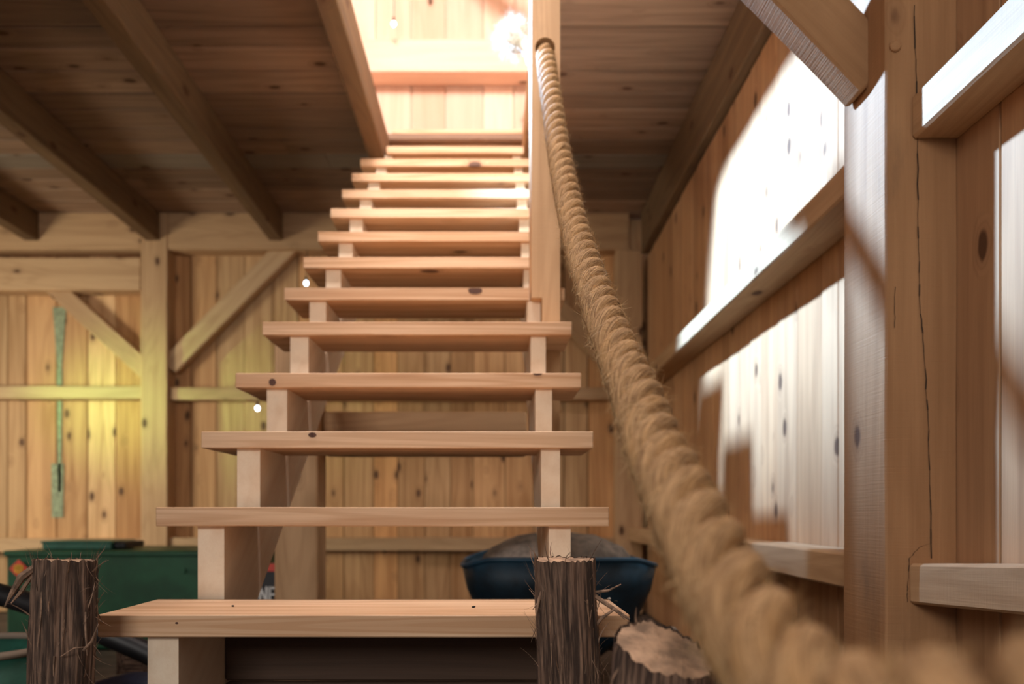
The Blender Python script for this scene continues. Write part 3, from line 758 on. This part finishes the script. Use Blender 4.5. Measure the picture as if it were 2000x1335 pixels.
# open green tub
tx, td, tr, th = -1.33, 2.02, .205, -.345
tb = empty('open_tub', P(tx, td, -.72), 'round open green tub on the floor at the far left edge', 'tub'); m = MB(); n = 40; prof = [(.72, -.715), (.78, -.70), (1.0, th), (.955, th), (.74, -.68)]
rings = [[P(tx+math.cos(2*math.pi*j/n)*tr*f, td+math.sin(2*math.pi*j/n)*tr*f, h) for j in range(n)] for f, h in prof]
m.grid(rings, rings, 0, closed=True, caps=True, smooth=True); sub('tub_body', m, M_green2, tb, fix=True)
m = MB(); m.tube([P(tx+math.cos(2*math.pi*j/n)*tr*.985, td+math.sin(2*math.pi*j/n)*tr*.985, th+.004) for j in range(n+1)], .010, 8); sub('tub_rim', m, M_grey, tb)
# black pipes and a sawn round of wood
def pipe(pts, r, mat, lab, rib=False):
    m = MB(); q = catmull([Vector(p) for p in pts], .012)
    m.tube(q, r, 18, rf=(lambda l, a: 1+.05*math.sin(l*420)) if rib else None); o = m.build('hose', mat, origin=q[0]); tag(o, lab, 'hose', 'dark hoses by the stairs')
pipe([P(-2.0, 2.62, -.17), P(-1.55, 2.58, -.275), P(-1.36, 2.56, -.34), P(-1.10, 2.57, -.455), P(-.86, 2.6, -.60), P(-.66, 2.62, -.678), P(-.45, 2.66, -.684)], .036, M_black, 'thick black hose sloping down behind the left log')
pipe([P(-1.60, 2.34, -.68), P(-1.27, 2.32, -.62), P(-1.05, 2.30, -.585), P(-.90, 2.28, -.62), P(-.7, 2.26, -.682)], .036, M_navy, 'dark blue hose arching below the lowest tread at left')
pipe([P(-1.6, 2.50, -.68), P(-1.28, 2.48, -.57), P(-1.06, 2.44, -.52), P(-.88, 2.42, -.59), P(-.62, 2.34, -.684)], .034, M_navy, 'dark blue hose behind the front one below the left stringer')
def stump(x, d, r, h1, lab):
    o = empty('wood_round', P(x, d, -.72), lab, 'log'); m = MB(); n = 30
    rings = [[P(x+math.cos(2*math.pi*j/n)*r*(1+.04*math.sin(j*1.7)), d+math.sin(2*math.pi*j/n)*r*(1+.04*math.cos(j*2.1)), h) for j in range(n)] for h in (-.715, -.55, h1)]
    m.grid(rings, rings, 3, caps=False, smooth=True); sub('bark', m, M_bark, o)
    m = MB(); m.poly([p+Vector((0, 0, -.001)) for p in rings[-1]]); sub('sawn_top', m, M_endgrain, o)
stump(-1.24, 2.84, .088, -.472, 'sawn round of wood standing behind the dark blue hoses')
stump(-2.0, 2.62, .09, -.212, 'added taller wood round carrying the black hose beyond the left edge')  # this round is added out of view to support the hose

# body added round the assumed loft lamp, unseen from the foot of the stairs
wl0 = empty('assumed_lamp', P(-.95, 3.42, 2.195), 'assumed unseen lamp added on the loft floor left of the stair opening', 'lamp')
dv = (LAMP_AIM-LAMP).normalized()
m = MB(); m.tube([LAMP-dv*.16, LAMP-dv*.15, LAMP-dv*.10, LAMP-dv*.095], [.03, .07, .085, .088], 24); sub('assumed_lamp_housing', m, M_black, wl0)
m = MB(); m.tube([P(-.95, 3.42, 2.20), P(-1.02, 3.48, 2.34), LAMP-dv*.155], .009, 8); sub('assumed_lamp_stand', m, M_steel, wl0)
m = MB(); m.box((-.98, 3.44, EYE+2.205), (.22, .16, .018), 0, .004); sub('assumed_lamp_foot', m, M_black, wl0)

# blue wheelbarrow with a burlap sack
wbx, wbd, wh = .243, 3.05, -.158
wbw = empty('wheelbarrow', P(wbx, wbd, -.72), 'blue wheelbarrow parked under the stairs with sacking in its tray', 'wheelbarrow')
m = MB(); n = 48; prof = [(.16, .24, -.52), (.27, .30, -.42), (.335, .36, -.27), (.352, .38, wh), (.345, .372, wh), (.325, .35, -.27), (.255, .285, -.41), (.15, .23, -.505)]
def sq(a, e=5):
    c, s = math.cos(a), math.sin(a); k = (abs(c)**e+abs(s)**e)**(-1/e); return c*k, s*k
rings = []
for (a_, b_, h) in prof:
    ring = []
    for j in range(n):
        c, s = sq(2*math.pi*j/n); ring.append(P(wbx+c*a_, wbd+s*b_*.9, h-(.030*max(0, abs(c)-.72)/.28 if h > -.2 else 0)))
    rings.append(ring)
m.grid(rings, rings, 0, caps=True, smooth=True); sub('tray', m, M_blue, wbw, fix=True)
m = MB(); m.tube([P(wbx+sq(2*math.pi*j/n)[0]*.350, wbd+sq(2*math.pi*j/n)[1]*.378*.9, wh-.030*max(0, abs(sq(2*math.pi*j/n)[0])-.72)/.28) for j in range(n+1)], .009, 8); sub('rolled_rim', m, M_brim, wbw)
for s in (-1, 1):
    m = MB(); m.tube(catmull([P(wbx+s*.31, wbd-.62, -.36), P(wbx+s*.27, wbd-.3, -.45), P(wbx+s*.14, wbd+.2, -.54), P(wbx+s*.07, wbd+.60, -.545)], .05), .016, 10); sub('handle', m, M_grey, wbw)
    m = MB(); m.tube(catmull([P(wbx+s*.20, wbd-.22, -.47), P(wbx+s*.23, wbd-.28, -.60), P(wbx+s*.20, wbd-.22, -.708)], .04), .012, 8); sub('leg', m, M_black, wbw)
m = MB(); m.tube([P(wbx+math.sin(0)*0, wbd+.60+math.cos(2*math.pi*j/30)*.145, -.545+math.sin(2*math.pi*j/30)*.145) for j in range(31)], .028, 12); wl = sub('wheel', m, M_black, wbw)
m = MB(); m.tube([P(wbx-.07, wbd+.60, -.545), P(wbx+.07, wbd+.60, -.545)], .012, 10); m.tube([P(wbx-.006, wbd+.60, -.545), P(wbx+.006, wbd+.60, -.545)], .12, 20, smooth=False); hb_ = m.build('wheel_hub', M_steel); keep(hb_, wl)
m = MB(); rings = []
for a in range(13):
    t = math.pi*(a+.02)/12.04
    ring = []
    for j in range(36):
        b = 2*math.pi*j/36; c, s = sq(b, 3); v = Vector((math.sin(t)*c*.285, math.sin(t)*s*.26, -math.cos(t)*.115))
        v *= 1+.10*noise.noise(Vector((v.x*9, v.y*9, v.z*9+3)))
        ring.append(P(wbx-.0, wbd+.03, -.185)+v)
    rings.append(ring)
m.grid(rings, rings, 0, smooth=True); sk = m.build('burlap_sack', M_sack, origin=P(wbx, wbd+.03, -.185), fix=True); tag(sk, 'lumpy grey-brown burlap sack lying in the wheelbarrow tray', 'sack')

# small glowing bulbs on wires
def bulb(px, py, d, htop, lab):
    x = (px-960)/1555*d; h = (1002-py)/1555*d; o = empty('hanging_bulb', P(x, d, h), lab, 'light bulb', 'little hanging bulbs'); m = MB(); rings = []
    for a in range(7):
        t = math.pi*(a+.5)/7; rings.append([P(x+math.sin(t)*math.cos(q*.628)*.015, d+math.sin(t)*math.sin(q*.628)*.015, h+math.cos(t)*.018) for q in range(10)])
    m.grid(rings[::-1], rings, 0, smooth=True); sub('glass_bulb', m, M_bulb, o)
    m = MB(); m.tube([P(x, d, h+.016), P(x, d, h+.045)], .008, 8); sub('socket', m, M_black, o)
    m = MB(); m.tube([P(x, d, h+.04), P(x+.004, d+.01, (h+htop)/2), P(x, d+.03, htop)], .0025, 6); sub('wire', m, M_black, o)
bulb(769, 47, 5.5, 3.9, 'small white bulb on a wire in front of the bright loft wall')
bulb(598, 553, 5.66, 1.88, 'small white bulb beside the left end of the sixth tread')
bulb(503, 797, 5.66, .83, 'small white bulb hooked under the middle girt left of the stairs')
